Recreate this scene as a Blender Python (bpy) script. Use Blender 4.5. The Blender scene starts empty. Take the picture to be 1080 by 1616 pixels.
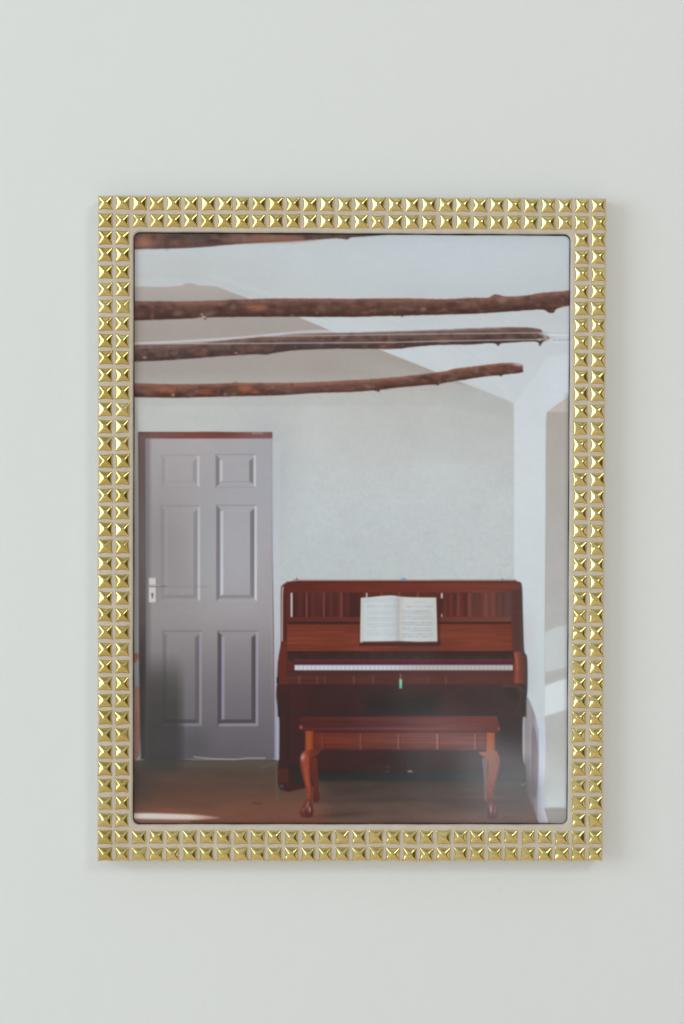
import bpy, bmesh, math, random
import numpy as np
from mathutils import Matrix, Vector
R = math.radians
random.seed(7)
rng = np.random.default_rng(11)
scene = bpy.context.scene
col = scene.collection

# ------------------------------------------------------------------ helpers
def tag(o, label=None, cat=None, group=None, kind=None):
    if label: o['label'] = label
    if cat: o['category'] = cat
    if group: o['group'] = group
    if kind: o['kind'] = kind
    return o

def mesh_obj(name, verts, faces, mat, parent=None, smooth=False):
    me = bpy.data.meshes.new(name)
    me.from_pydata(verts, [], faces)
    me.update()
    if smooth:
        me.polygons.foreach_set('use_smooth', [True] * len(me.polygons))
    me.materials.append(mat)
    o = bpy.data.objects.new(name, me)
    col.objects.link(o)
    if parent: o.parent = parent
    return o

def empty(name, loc=(0, 0, 0)):
    o = bpy.data.objects.new(name, None)
    o.empty_display_size = 0.05
    o.location = loc
    col.objects.link(o)
    return o

def new_mat(name):
    m = bpy.data.materials.new(name)
    m.use_nodes = True
    nt = m.node_tree
    b = nt.nodes['Principled BSDF']
    return m, nt, b

def noise_node(nt, scale, detail=4, rough=0.55, coord='Object'):
    tc = nt.nodes.new('ShaderNodeTexCoord')
    n = nt.nodes.new('ShaderNodeTexNoise')
    n.inputs['Scale'].default_value = scale
    n.inputs['Detail'].default_value = detail
    n.inputs['Roughness'].default_value = rough
    nt.links.new(tc.outputs[coord], n.inputs['Vector'])
    return n

def ramp(nt, fac, stops):
    r = nt.nodes.new('ShaderNodeValToRGB')
    cr = r.color_ramp
    while len(cr.elements) < len(stops): cr.elements.new(0.5)
    for e, (p, c) in zip(cr.elements, stops):
        e.position = p; e.color = (*c, 1)
    nt.links.new(fac, r.inputs['Fac'])
    return r

def bump(nt, height, strength, dist, target, chain=None):
    b = nt.nodes.new('ShaderNodeBump')
    b.inputs['Strength'].default_value = strength
    b.inputs['Distance'].default_value = dist
    nt.links.new(height, b.inputs['Height'])
    if chain is not None: nt.links.new(chain, b.inputs['Normal'])
    nt.links.new(b.outputs['Normal'], target)
    return b

# ------------------------------------------------------------------ materials
# painted plaster wall
m_wall, nt, b = new_mat('wall_paint')
n1 = noise_node(nt, 2.2, 3)
r1 = ramp(nt, n1.outputs['Fac'], [(0.3, (0.778, 0.790, 0.786)), (0.7, (0.795, 0.808, 0.804))])
nt.links.new(r1.outputs['Color'], b.inputs['Base Color'])
b.inputs['Roughness'].default_value = 0.75
b.inputs['Specular IOR Level'].default_value = 0.25
n2 = noise_node(nt, 900, 5, 0.6)
n3 = noise_node(nt, 60, 4, 0.55)
b1 = nt.nodes.new('ShaderNodeBump'); b1.inputs['Strength'].default_value = 0.16; b1.inputs['Distance'].default_value = 0.0006
nt.links.new(n2.outputs['Fac'], b1.inputs['Height'])
bump(nt, n3.outputs['Fac'], 0.10, 0.004, b.inputs['Normal'], b1.outputs['Normal'])

# pinkish beige resin/leather of the moulding
m_mould, nt, b = new_mat('beige_enamel')
n1 = noise_node(nt, 240, 5)
r1 = ramp(nt, n1.outputs['Fac'], [(0.3, (0.575, 0.495, 0.405)), (0.72, (0.655, 0.575, 0.485))])
nt.links.new(r1.outputs['Color'], b.inputs['Base Color'])
b.inputs['Roughness'].default_value = 0.42
b.inputs['Specular IOR Level'].default_value = 0.4
n2 = noise_node(nt, 420, 3)
n3 = noise_node(nt, 2600, 3)
b1 = nt.nodes.new('ShaderNodeBump'); b1.inputs['Strength'].default_value = 0.35; b1.inputs['Distance'].default_value = 0.0004
nt.links.new(n2.outputs['Fac'], b1.inputs['Height'])
bump(nt, n3.outputs['Fac'], 0.12, 0.0001, b.inputs['Normal'], b1.outputs['Normal'])

# pressed brass studs
m_gold, nt, b = new_mat('brass')
n1 = noise_node(nt, 700, 3)
oi = nt.nodes.new('ShaderNodeObjectInfo')
r1 = ramp(nt, oi.outputs['Random'], [(0.0, (0.62, 0.475, 0.155)), (0.5, (0.67, 0.53, 0.195)), (1.0, (0.72, 0.59, 0.25))])
nt.links.new(r1.outputs['Color'], b.inputs['Base Color'])
b.inputs['Metallic'].default_value = 1
rr = nt.nodes.new('ShaderNodeMapRange')
rr.inputs['To Min'].default_value = 0.06; rr.inputs['To Max'].default_value = 0.15
nt.links.new(n1.outputs['Fac'], rr.inputs['Value']); nt.links.new(rr.outputs['Result'], b.inputs['Roughness'])
n2 = noise_node(nt, 210, 1)
bump(nt, n2.outputs['Fac'], 0.30, 0.0010, b.inputs['Normal'])

m_board, nt, b = new_mat('brown_card')
n1 = noise_node(nt, 90, 4)
r1 = ramp(nt, n1.outputs['Fac'], [(0.3, (0.16, 0.11, 0.07)), (0.7, (0.22, 0.16, 0.11))])
nt.links.new(r1.outputs['Color'], b.inputs['Base Color'])
b.inputs['Roughness'].default_value = 0.9

# glossy photographic paper: printed ink (colour attribute) under a clear gloss
m_print, nt, b = new_mat('glossy_photo_paper')
at = nt.nodes.new('ShaderNodeAttribute'); at.attribute_name = 'ink'; at.attribute_type = 'GEOMETRY'
gn = noise_node(nt, 2600, 2, 0.6)
mr = nt.nodes.new('ShaderNodeMapRange')
mr.inputs['From Min'].default_value = 0.2; mr.inputs['From Max'].default_value = 0.8
mr.inputs['To Min'].default_value = 0.955; mr.inputs['To Max'].default_value = 1.045
nt.links.new(gn.outputs['Fac'], mr.inputs['Value'])
vm = nt.nodes.new('ShaderNodeVectorMath'); vm.operation = 'SCALE'
nt.links.new(at.outputs['Color'], vm.inputs[0]); nt.links.new(mr.outputs['Result'], vm.inputs['Scale'])
nt.links.new(vm.outputs[0], b.inputs['Base Color'])
b.inputs['Roughness'].default_value = 0.7
b.inputs['Specular IOR Level'].default_value = 0.0
b.inputs['Coat Weight'].default_value = 1.0
b.inputs['Coat Roughness'].default_value = 0.06
b.inputs['Coat IOR'].default_value = 1.5
cn = noise_node(nt, 16, 1, 0.4)
bump(nt, cn.outputs['Fac'], 0.07, 0.006, b.inputs['Coat Normal'])

# ------------------------------------------------------------------ wall
wm = []
wall = mesh_obj('wall', [(-2.2, 0, -1.6), (2.2, 0, -1.6), (2.2, 0, 1.6), (-2.2, 0, 1.6),
                         (-2.2, 0.12, -1.6), (2.2, 0.12, -1.6), (2.2, 0.12, 1.6), (-2.2, 0.12, 1.6)],
                [(0, 1, 2, 3), (5, 4, 7, 6), (4, 0, 3, 7), (1, 5, 6, 2), (3, 2, 6, 7), (4, 5, 1, 0)], m_wall)
tag(wall, 'plain off-white painted wall behind the studded frame', 'wall', kind='structure')

# ------------------------------------------------------------------ picture frame
W, H, D = 0.2505, 0.3279, 0.011
IW, IH, IR = 0.2154, 0.2922, 0.0032          # opening
frame = empty('picture_frame', (0, 0, 0))
tag(frame, 'rectangular picture frame covered in double rows of brass pyramid studs, hung on the white wall', 'picture frame')

def rounded_rect(w, h, r, n_side=60, n_cor=10, wob=0.0, seed=0):
    """closed outline, same point count for any size; wob = hand-made waviness"""
    pts = []
    cs = [(w/2 - r, h/2 - r, 0), (-w/2 + r, h/2 - r, 90), (-w/2 + r, -h/2 + r, 180), (w/2 - r, -h/2 + r, 270)]
    for k, (cx, cz, a0) in enumerate(cs):
        for i in range(n_cor + 1):
            a = R(a0 + 90 * i / n_cor)
            pts.append((cx + r * math.cos(a), cz + r * math.sin(a)))
        nx, nz, na = cs[(k + 1) % 4]
        a = R(a0 + 90)
        p0 = (cx + r * math.cos(a), cz + r * math.sin(a)); a = R(na)
        p1 = (nx + r * math.cos(a), nz + r * math.sin(a))
        for i in range(1, n_side):
            t = i / n_side
            pts.append((p0[0] + (p1[0] - p0[0]) * t, p0[1] + (p1[1] - p0[1]) * t))
    out = []
    for i, (x, z) in enumerate(pts):
        s = wob * (math.sin(x * 140 + z * 95 + seed) + 0.6 * math.sin(x * 410 - z * 330 + seed * 2.1))
        out.append((x + s * (1 if x > 0 else -1) * 0.6, z + s * (1 if z > 0 else -1) * 0.8))
    return out

rings = [  # (outline w, h, r, y)
    (W - .0004, H - .0004, .0010, 0.0),
    (W, H, .0010, -0.003), (W, H, .0010, -D + .0012), (W - .0004, H - .0004, .0009, -D + .0005),
    (W - .0012, H - .0012, .0008, -D + .0001), (W - .0024, H - .0024, .0006, -D),
    (IW + .0020, IH + .0020, IR + .0008, -D), (IW + .0008, IH + .0008, IR + .0003, -D + .00018),
    (IW + .0002, IH + .0002, IR, -D + .0007), (IW, IH, IR, -D + .0014), (IW, IH, IR, -D + .0031), (IW + .03, IH + .03, IR, -D + .0034),
    (IW + .03, IH + .03, IR, -0.0020)]
vv, ff = [], []
for k, (w, h, r, y) in enumerate(rings):
    pr = rounded_rect(w, h, r, wob=0.00007, seed=1 if k < 6 else 4)
    n = len(pr)
    vv += [(x, y, z) for x, z in pr]
for k in range(len(rings) - 1):
    for i in range(n):
        j = (i + 1) % n
        ff.append((k * n + i, k * n + j, (k + 1) * n + j, (k + 1) * n + i))
mould = mesh_obj('moulding', vv, ff, m_mould, frame, smooth=True)
bm = bmesh.new(); bm.from_mesh(mould.data); bmesh.ops.recalc_face_normals(bm, faces=bm.faces); bm.to_mesh(mould.data); bm.free()

def plate(name, w, h, y0, y1, mat, parent):
    v = [(sx * w / 2, y, sz * h / 2) for y in (y0, y1) for sx, sz in ((-1, -1), (1, -1), (1, 1), (-1, 1))]
    f = [(0, 1, 2, 3), (5, 4, 7, 6), (4, 5, 1, 0), (6, 7, 3, 2), (5, 6, 2, 1), (7, 4, 0, 3)]
    return mesh_obj(name, v, f, mat, parent)
plate('backing_board', 0.2190, 0.2956, -D + .0036, -0.0022, m_board, frame)

# one pressed pyramid stud, pin-cushion outline, soft ridges, small flattened tip
def stud_mesh(seed):
    r = random.Random(seed)
    hs = 0.00365 * r.uniform(0.985, 1.02)
    hz = 0.00215 * r.uniform(0.93, 1.06)
    pin = [r.uniform(0.10, 0.20) for _ in range(4)]
    N = 22
    ax, az = r.uniform(-.05, .05), r.uniform(-.05, .05)
    def pt(u, v):
        au, av = math.sqrt(u * u + .006), math.sqrt(v * v + .006)
        K = .34                                  # rounding of the ridges
        t = max(au, av) + max(0, K - abs(au - av)) ** 2 / (4 * K)
        mx = max(abs(u), abs(v)); mn = min(abs(u), abs(v))
        q = (mn / mx) if mx > 1e-6 else 1.0
        side = (0 if v < 0 else 1) if abs(v) >= abs(u) else (2 if u < 0 else 3)
        k = pin[side] * (1 - q ** 2.0) * mx
        x, z = u, v
        if abs(v) >= abs(u): z = v * (1 - k)
        else: x = u * (1 - k)
        hgt = max(0.0, 1.03 - t) * .97
        hgt = hgt ** 1.06
        hgt -= .10 * max(0, hgt - .66) / .34     # pressed tip
        edge_ = max(0.0, (mx - .86) / .14)
        skirt = 0.16 * (1 - edge_ ** 3)          # rolled rim
        return (x * hs + ax * hs * (1 - mx), -(skirt + .84 * hgt) * hz, z * hs + az * hs * (1 - mx))
    v = [pt(-1 + 2 * i / N, -1 + 2 * j / N) for j in range(N + 1) for i in range(N + 1)]
    f = [(j * (N + 1) + i, j * (N + 1) + i + 1, (j + 1) * (N + 1) + i + 1, (j + 1) * (N + 1) + i) for j in range(N) for i in range(N)]
    edge = [i for i in range(N + 1)] + [j * (N + 1) + N for j in range(1, N + 1)] + [N * (N + 1) + i for i in range(N - 1, -1, -1)] + [j * (N + 1) for j in range(N - 1, 0, -1)]
    b0 = len(v)
    v += [(v[e][0] * 1.012, 0.0002, v[e][2] * 1.012) for e in edge]
    n = len(edge)
    f += [(edge[i], b0 + i, b0 + (i + 1) % n, edge[(i + 1) % n]) for i in range(n)]
    me = bpy.data.meshes.new('stud')
    me.from_pydata(v, [], f)
    bm = bmesh.new(); bm.from_mesh(me); bmesh.ops.recalc_face_normals(bm, faces=bm.faces)
    bm.to_mesh(me); bm.free()
    me.polygons.foreach_set('use_smooth', [True] * len(me.polygons))
    me.materials.append(m_gold)
    return me
stud_meshes = [stud_mesh(k) for k in range(9)]

NC, NR = 30, 39
xs = [-0.1213 + 0.24270 * i / (NC - 1) for i in range(NC)]
zs = [0.16005 - 0.32065 * j / (NR - 1) for j in range(NR)]
spots = [(i, j) for j in range(NR) for i in range(NC) if i < 2 or i >= NC - 2 or j < 2 or j >= NR - 2]
spots.sort(key=lambda s: 1.3 * xs[s[0]] - zs[s[1]] * 0.25 + (0.0 if s[0] < 2 or s[1] < 2 else 1.0))
rest = []
for k, (i, j) in enumerate(spots):
    x = xs[i] + random.gauss(0, 0.00009); z = zs[j] + random.gauss(0, 0.00009)
    M = (Matrix.Translation((x, -D + 0.0001, z)) @ Matrix.Rotation(R(random.gauss(0, 1.5)), 4, 'Y')
         @ Matrix.Rotation(R(random.gauss(0, 1.3)), 4, 'X') @ Matrix.Rotation(R(random.gauss(0, 1.6)), 4, 'Z')
         @ Matrix.Diagonal((random.uniform(.97, 1.03), random.uniform(.92, 1.1), random.uniform(.97, 1.03), 1)))
    me = random.choice(stud_meshes)
    if k < 100:
        o = bpy.data.objects.new('stud', me)
        col.objects.link(o); o.parent = frame; o.matrix_local = M
    else:
        rest.append((M, me))
bm = bmesh.new()
for M, me in rest:
    n0 = len(bm.verts)
    bm.from_mesh(me); bm.verts.ensure_lookup_table()
    bmesh.ops.transform(bm, matrix=M, verts=bm.verts[n0:])
me = bpy.data.meshes.new('further_studs'); bm.to_mesh(me); bm.free()
if not me.materials: me.materials.append(m_gold)
o = bpy.data.objects.new('further_studs', me); col.objects.link(o); o.parent = frame
tag(o, kind='stuff')

# dark strip added as the shade between the moulding lip and the print
m_lip_shadow, nt, b = new_mat('lip_shadow_black')
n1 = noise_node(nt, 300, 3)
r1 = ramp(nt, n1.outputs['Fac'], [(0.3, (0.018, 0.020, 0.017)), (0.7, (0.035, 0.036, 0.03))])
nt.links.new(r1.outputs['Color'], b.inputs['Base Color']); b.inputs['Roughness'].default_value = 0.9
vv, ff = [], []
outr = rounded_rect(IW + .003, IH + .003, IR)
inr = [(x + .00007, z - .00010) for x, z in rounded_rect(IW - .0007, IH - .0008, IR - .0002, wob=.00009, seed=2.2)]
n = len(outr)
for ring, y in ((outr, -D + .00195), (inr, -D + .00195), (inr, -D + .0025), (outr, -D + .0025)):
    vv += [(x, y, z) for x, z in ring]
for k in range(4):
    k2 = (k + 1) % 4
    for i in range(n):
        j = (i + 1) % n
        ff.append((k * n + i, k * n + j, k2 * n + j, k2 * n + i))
strip = mesh_obj('lip_shadow_strip', vv, ff, m_lip_shadow, frame)
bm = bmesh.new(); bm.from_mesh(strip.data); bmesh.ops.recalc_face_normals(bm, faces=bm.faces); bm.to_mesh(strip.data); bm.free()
# ------------------------------------------------------------------ the photograph in the frame
# A printed photograph is flat: its picture is computed here as ink colours (no image file) and carried
# by the print's own vertices.  Drawing units: 1 unit = 0.312 mm on the paper.
X0, Y0, X1, Y1 = 204, 360, 907, 1307
SS = 2
PW, PH = (X1 - X0) * SS, (Y1 - Y0) * SS
gx = (np.arange(PW, dtype=np.float32) + .5) / SS + X0
gy = (np.arange(PH, dtype=np.float32) + .5) / SS + Y0
C = np.zeros((PH, PW, 3), np.float32)
ID = np.zeros((PH, PW), np.int16)
ids = ['wall']
def new_id(name):
    ids.append(name); return len(ids) - 1

def smoothpts(p, k=6):
    p = np.array(p, float); n = len(p); out = []
    for i in range(n):
        a, b_, c, d = p[i - 1], p[i], p[(i + 1) % n], p[(i + 2) % n]
        for t in np.linspace(0, 1, k, endpoint=False):
            out.append(.5 * ((2 * b_) + (c - a) * t + (2 * a - 5 * b_ + 4 * c - d) * t * t + (3 * b_ - a - 3 * c + d) * t ** 3))
    return np.array(out)
def curve(p, k=8):
    """open Catmull-Rom"""
    p = [p[0]] + list(p) + [p[-1]]; p = np.array(p, float); out = []
    for i in range(1, len(p) - 2):
        a, b_, c, d = p[i - 1], p[i], p[i + 1], p[i + 2]
        for t in np.linspace(0, 1, k, endpoint=False):
            out.append(.5 * ((2 * b_) + (c - a) * t + (2 * a - 5 * b_ + 4 * c - d) * t * t + (3 * b_ - a - 3 * c + d) * t ** 3))
    out.append(p[-1]); return [tuple(q) for q in out]

def box(x0, y0, x1, y1):
    i0 = max(0, int((x0 - X0) * SS)); i1 = min(PW, int((x1 - X0) * SS) + 1)
    j0 = max(0, int((y0 - Y0) * SS)); j1 = min(PH, int((y1 - Y0) * SS) + 1)
    return i0, i1, j0, j1

def seg_dist(X, Y, ax, ay, bx, by):
    dx, dy = bx - ax, by - ay
    L = dx * dx + dy * dy + 1e-9
    t = np.clip(((X - ax) * dx + (Y - ay) * dy) / L, 0, 1)
    return np.hypot(X - ax - t * dx, Y - ay - t * dy)

def blend(sl, m, c, X, Y):
    if callable(c): c = c(X, Y)
    else: c = np.array(c, np.float32)
    C[sl] += (c - C[sl]) * m[..., None]

def poly(pts, c, f=0.8, a=1.0, pid=None):
    pts = np.array(pts, float)
    i0, i1, j0, j1 = box(pts[:, 0].min() - f * 2, pts[:, 1].min() - f * 2, pts[:, 0].max() + f * 2, pts[:, 1].max() + f * 2)
    if i1 <= i0 or j1 <= j0: return
    X, Y = np.meshgrid(gx[i0:i1], gy[j0:j1])
    inside = np.zeros(X.shape, bool); dist = np.full(X.shape, 1e9, np.float32)
    n = len(pts)
    for k in range(n):
        ax, ay = pts[k]; bx, by = pts[(k + 1) % n]
        if ay != by:
            inside ^= ((ay > Y) != (by > Y)) & (X < (bx - ax) * (Y - ay) / (by - ay) + ax)
        dist = np.minimum(dist, seg_dist(X, Y, ax, ay, bx, by))
    sd = np.where(inside, dist, -dist)
    m = np.clip(.5 + sd / (2 * f), 0, 1); m = m * m * (3 - 2 * m)
    sl = (slice(j0, j1), slice(i0, i1))
    if pid is not None: ID[sl][sd > 0] = pid
    blend(sl, m * a, c, X, Y)

def rect(x0, y0, x1, y1, c, f=0.7, a=1.0, pid=None):
    i0, i1, j0, j1 = box(x0 - 2 * f, y0 - 2 * f, x1 + 2 * f, y1 + 2 * f)
    if i1 <= i0 or j1 <= j0: return
    X, Y = np.meshgrid(gx[i0:i1], gy[j0:j1])
    st = lambda d: np.clip(.5 + d / (2 * f), 0, 1)
    m = st(X - x0) * st(x1 - X) * st(Y - y0) * st(y1 - Y)
    sl = (slice(j0, j1), slice(i0, i1))
    if pid is not None: ID[sl][m > .5] = pid
    blend(sl, m * a, c, X, Y)

def line(pts, w, c, a=1.0, f=0.6, fade=None, pid=None):
    pts = np.array(pts, float)
    i0, i1, j0, j1 = box(pts[:, 0].min() - w - 2, pts[:, 1].min() - w - 2, pts[:, 0].max() + w + 2, pts[:, 1].max() + w + 2)
    if i1 <= i0 or j1 <= j0: return
    X, Y = np.meshgrid(gx[i0:i1], gy[j0:j1])
    dist = np.full(X.shape, 1e9, np.float32)
    for k in range(len(pts) - 1): dist = np.minimum(dist, seg_dist(X, Y, *pts[k], *pts[k + 1]))
    m = np.clip(.5 + (w / 2 - dist) / (2 * f), 0, 1)
    sl = (slice(j0, j1), slice(i0, i1))
    if pid is not None: ID[sl][m > .5] = pid
    blend(sl, m * a, c, X, Y)

def blob(cx, cy, rx, ry, c, a=1.0, rot=0.0, hard=1.0, pid=None):
    r = 2.6 * max(rx, ry)
    i0, i1, j0, j1 = box(cx - r, cy - r, cx + r, cy + r)
    if i1 <= i0 or j1 <= j0: return
    X, Y = np.meshgrid(gx[i0:i1], gy[j0:j1])
    cr, sr = math.cos(R(rot)), math.sin(R(rot))
    u = ((X - cx) * cr + (Y - cy) * sr) / rx; v = (-(X - cx) * sr + (Y - cy) * cr) / ry
    m = np.exp(-((u * u + v * v) ** hard))
    sl = (slice(j0, j1), slice(i0, i1))
    if pid is not None: ID[sl][m > .4] = pid
    blend(sl, m * a, c, X, Y)

def vnoise(sx, sy, seed, octv=3):
    """value noise over the whole canvas, cells sx by sy units, range about -1..1"""
    out = np.zeros((PH, PW), np.float32); amp = 1; tot = 0
    for o in range(octv):
        r = np.random.default_rng(seed * 17 + o)
        nx, ny = int((X1 - X0) / sx) + 3, int((Y1 - Y0) / sy) + 3
        g = r.uniform(-1, 1, (ny, nx)).astype(np.float32)
        fx = (gx - X0) / sx; fy = (gy - Y0) / sy
        ix = fx.astype(int); iy = fy.astype(int); tx = fx - ix; ty = fy - iy
        tx = tx * tx * (3 - 2 * tx); ty = (ty * ty * (3 - 2 * ty))[:, None]
        row = g[:, ix] * (1 - tx) + g[:, ix + 1] * tx
        out += amp * (row[iy] * (1 - ty) + row[iy + 1] * ty)
        tot += amp; amp *= .55; sx /= 2; sy /= 2
    return out / tot
def sample(n, X, Y):
    i = np.clip(((X - X0) * SS).astype(int), 0, PW - 1); j = np.clip(((Y - Y0) * SS).astype(int), 0, PH - 1)
    return n[j, i]

def sample3(X, Y):
    i = np.clip(((X - X0) * SS).astype(int), 0, PW - 1); j = np.clip(((Y - Y0) * SS).astype(int), 0, PH - 1)
    return C[j, i].copy()
def grad(stops, axis='y', n=None, amp=0.0):
    """colour running through (position, rgb) stops along x or y, with optional noise"""
    ps = [s[0] for s in stops]; cs = np.array([s[1] for s in stops], float)
    def fn(X, Y):
        p = Y if axis == 'y' else X
        c = np.stack([np.interp(p, ps, cs[:, k]) for k in range(3)], -1)
        if n is not None: c = c * (1 + amp * sample(n, X, Y))[..., None]
        return c.astype(np.float32)
    return fn
def bilin(x0, x1, y0, y1, tl, tr, bl, br, n=None, amp=0.0):
    tl, tr, bl, br = (np.array(q, float) for q in (tl, tr, bl, br))
    def fn(X, Y):
        u = np.clip((X - x0) / (x1 - x0), 0, 1)[..., None]; v = np.clip((Y - y0) / (y1 - y0), 0, 1)[..., None]
        c = (tl * (1 - u) + tr * u) * (1 - v) + (bl * (1 - u) + br * u) * v
        if n is not None: c = c * (1 + amp * sample(n, X, Y))[..., None]
        return c.astype(np.float32)
    return fn

N_big = vnoise(90, 110, 1, 2); N_mid = vnoise(24, 20, 2, 3); N_fine = vnoise(5, 5, 3, 2)
N_grain = vnoise(46, 2.4, 4, 3); N_bark = vnoise(16, 4.0, 5, 4); N_vert = vnoise(7, 160, 6, 2); N_floor = vnoise(60, 12, 8, 4)

# --- plaster wall of the room
X, Y = np.meshgrid(gx, gy)
C[:] = grad([(600, (184, 183, 180)), (700, (186, 187, 186)), (790, (188, 193, 194)), (915, (183, 188, 189)), (1300, (180, 184, 186))])(X, Y)
N_sand = vnoise(2.6, 2.6, 31, 1)
C *= (1 + .008 * N_big + .005 * N_mid + .009 * N_fine + .012 * N_sand)[..., None]
blob(330, 650, 170, 60, (190, 190, 187), .5)
blob(505, 665, 26, 60, (192, 197, 200), .45, 8)  # soft reflection on the gloss, painted into the ink
blob(700, 740, 60, 28, (196, 200, 201), .35, -10)  # second pale reflection, also painted as ink
blob(770, 640, 60, 40, (176, 176, 174), .6)
# --- gable wall in the shade above the lowest beam
gable = [(204, 451), (262, 452), (286, 450), (293, 446.5), (302, 446), (312, 449), (341, 451), (385, 468), (455, 493), (525, 522), (600, 551), (680, 583), (740, 607), (760, 616), (700, 640), (200, 640)]
ID_CEIL = new_id('printed_ceiling')
poly([(200, 350), (915, 350), (915, 600), (866, 640), (812, 635), (760, 614)] + gable[12::-1] , grad([(368, (187, 195, 200)), (400, (190, 195, 198)), (470, (188, 192, 194)), (560, (196, 201, 205)), (640, (199, 205, 209))], 'y', N_big, .015), .9, pid=ID_CEIL)
blob(720, 400, 200, 60, (193, 203, 210), .55)
blob(280, 425, 110, 26, (183, 183, 182), .5)
line([(316, 396), (332, 420)], 2, (176, 176, 176), .18, 2)
line([(332, 434), (470, 476), (560, 510), (700, 560)], 5, (203, 202, 202), .22, 3)
line([(212, 434), (320, 436), (390, 462), (520, 505)], 3, (178, 176, 174), .22, 2)
line([(590, 500), (700, 535), (800, 590)], 3, (184, 188, 190), .3, 2)
poly(gable, grad([(446, (173, 166, 161)), (480, (163, 157, 152)), (520, (161, 153, 147)), (585, (160, 154, 148)), (605, (168, 164, 159)), (640, (178, 176, 172))], 'y', N_big, .02), .9)
blob(650, 592, 90, 14, (168, 166, 161), .7, 14)
# wall below the lowest beam is lighter again
poly([(204, 620), (300, 624), (440, 620), (560, 615), (610, 611), (700, 601), (745, 609.5), (760, 615), (812, 636.5), (812, 730), (204, 730)],
     (lambda g: lambda X, Y: np.where((Y < 722)[..., None], g(X, Y), g(X, Y)))(grad([(610, (184, 184, 182)), (670, (185, 185, 182)), (730, (186, 188, 188))], 'y', N_mid, .012)), 1.2, .6)
poly([(690, 603), (745, 609), (812, 637), (812, 660), (700, 640)], (176, 177, 175), 5, .6)
# --- white reveal strip at the right and the niche behind it
ID_RW = new_id('printed_reveal')
poly([(811.5, 634), (866, 560), (915, 560), (915, 660), (862, 660), (861, 900), (860, 1180), (858, 1240), (866, 1310), (846, 1310), (846, 1280), (828, 1240), (812, 1235)],
     grad([(560, (197, 203, 207)), (640, (200, 206, 210)), (800, (202, 208, 211)), (1000, (196, 203, 207)), (1120, (190, 197, 200)), (1300, (184, 190, 198))], 'y', N_big, .01), 1.2, pid=ID_RW)
line([(811.5, 640), (811.5, 915)], 1.2, (186, 194, 197), .6)
line([(812, 634), (872, 556)], 2.0, (190, 197, 202), .5, 2)
line([(760, 560), (812, 634)], 8, (200, 206, 210), .4, 4)
blob(885, 600, 26, 40, (202, 208, 213), .7)
ID_NICHE = new_id('printed_niche')
poly([(863.5, 650), (880, 637), (899, 625), (915, 615), (915, 1310), (866, 1310), (858, 1240), (860, 1180), (861, 900), (863, 700)],
     grad([(640, (165, 157, 149)), (720, (166, 160, 154)), (860, (168, 165, 162)), (960, (170, 168, 166)), (1120, (172, 172, 170)), (1180, (169, 169, 166)), (1240, (176, 180, 179)), (1270, (184, 190, 188)), (1300, (170, 170, 168))], 'y', N_mid, .015), .8, pid=ID_NICHE)
poly([(864, 649), (880, 637), (899, 625), (912, 616), (912, 650)], (181, 172, 163), .9)
line([(864, 650.5), (905, 650.5)], 1.5, (158, 150, 143), .6)
line([(863, 655), (862, 900), (861, 1000)], 1.6, (150, 146, 142), .35)
poly([(861, 997), (880, 988), (905, 984), (905, 1056), (880, 1063), (861, 1066)], (186, 190, 191), 2.2, .9)
poly([(861, 1060), (905, 1050), (905, 1062), (880, 1070), (861, 1076)], (166, 164, 161), 2.5, .8)
poly([(860, 1082), (882, 1074), (905, 1068), (905, 1116), (880, 1124), (860, 1130)], (200, 206, 209), 2.2)
poly([(857, 1276), (880, 1275), (905, 1276), (905, 1282), (880, 1283), (858, 1283)], (128, 127, 126), 2.4, .8)
poly([(859, 1281), (905, 1282), (905, 1310), (866, 1310)], (140, 133, 128), 2.0, .85)
rect(893, 620, 915, 1310, grad([(893, (150, 145, 140)), (900, (120, 118, 116))], 'x'), 3.5, .45)
# --- curtain hanging beside the piano
ID_CUR = new_id('printed_curtain')
poly(curve([(822, 1170), (823, 1140), (828, 1108), (833, 1100), (842, 1120), (850, 1150), (851, 1200), (849, 1260), (850, 1290), (838, 1270), (829, 1244), (828, 1216), (823, 1200), (822, 1170)]),
     grad([(821, (120, 118, 118)), (826, (150, 150, 152)), (830, (138, 132, 134)), (836, (150, 145, 149)), (842, (140, 133, 140)), (847, (162, 160, 170)), (851, (176, 178, 190))], 'x'), 1.1, pid=ID_CUR)
poly(curve([(842, 1143), (847, 1158), (850, 1190), (849, 1240), (845, 1262), (840, 1240), (839, 1190), (840, 1158), (842, 1143)]), (118, 108, 114), 1.6, .75)
poly(curve([(829, 1110), (824, 1140), (822.5, 1175), (824, 1200), (829, 1214), (828, 1180), (828, 1140)]), (172, 172, 175), 1.0, .8)
line([(834, 1130), (835, 1250)], 1.4, (120, 114, 118), .5)
line([(850, 1150), (851, 1200), (849, 1270)], 1.2, (110, 108, 122), .55)
poly(curve([(851, 1140), (860, 1140), (861, 1200), (858, 1262), (866, 1304), (853, 1304), (849, 1270), (851, 1200), (851, 1140)]), (190, 196, 208), 1.0)
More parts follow.
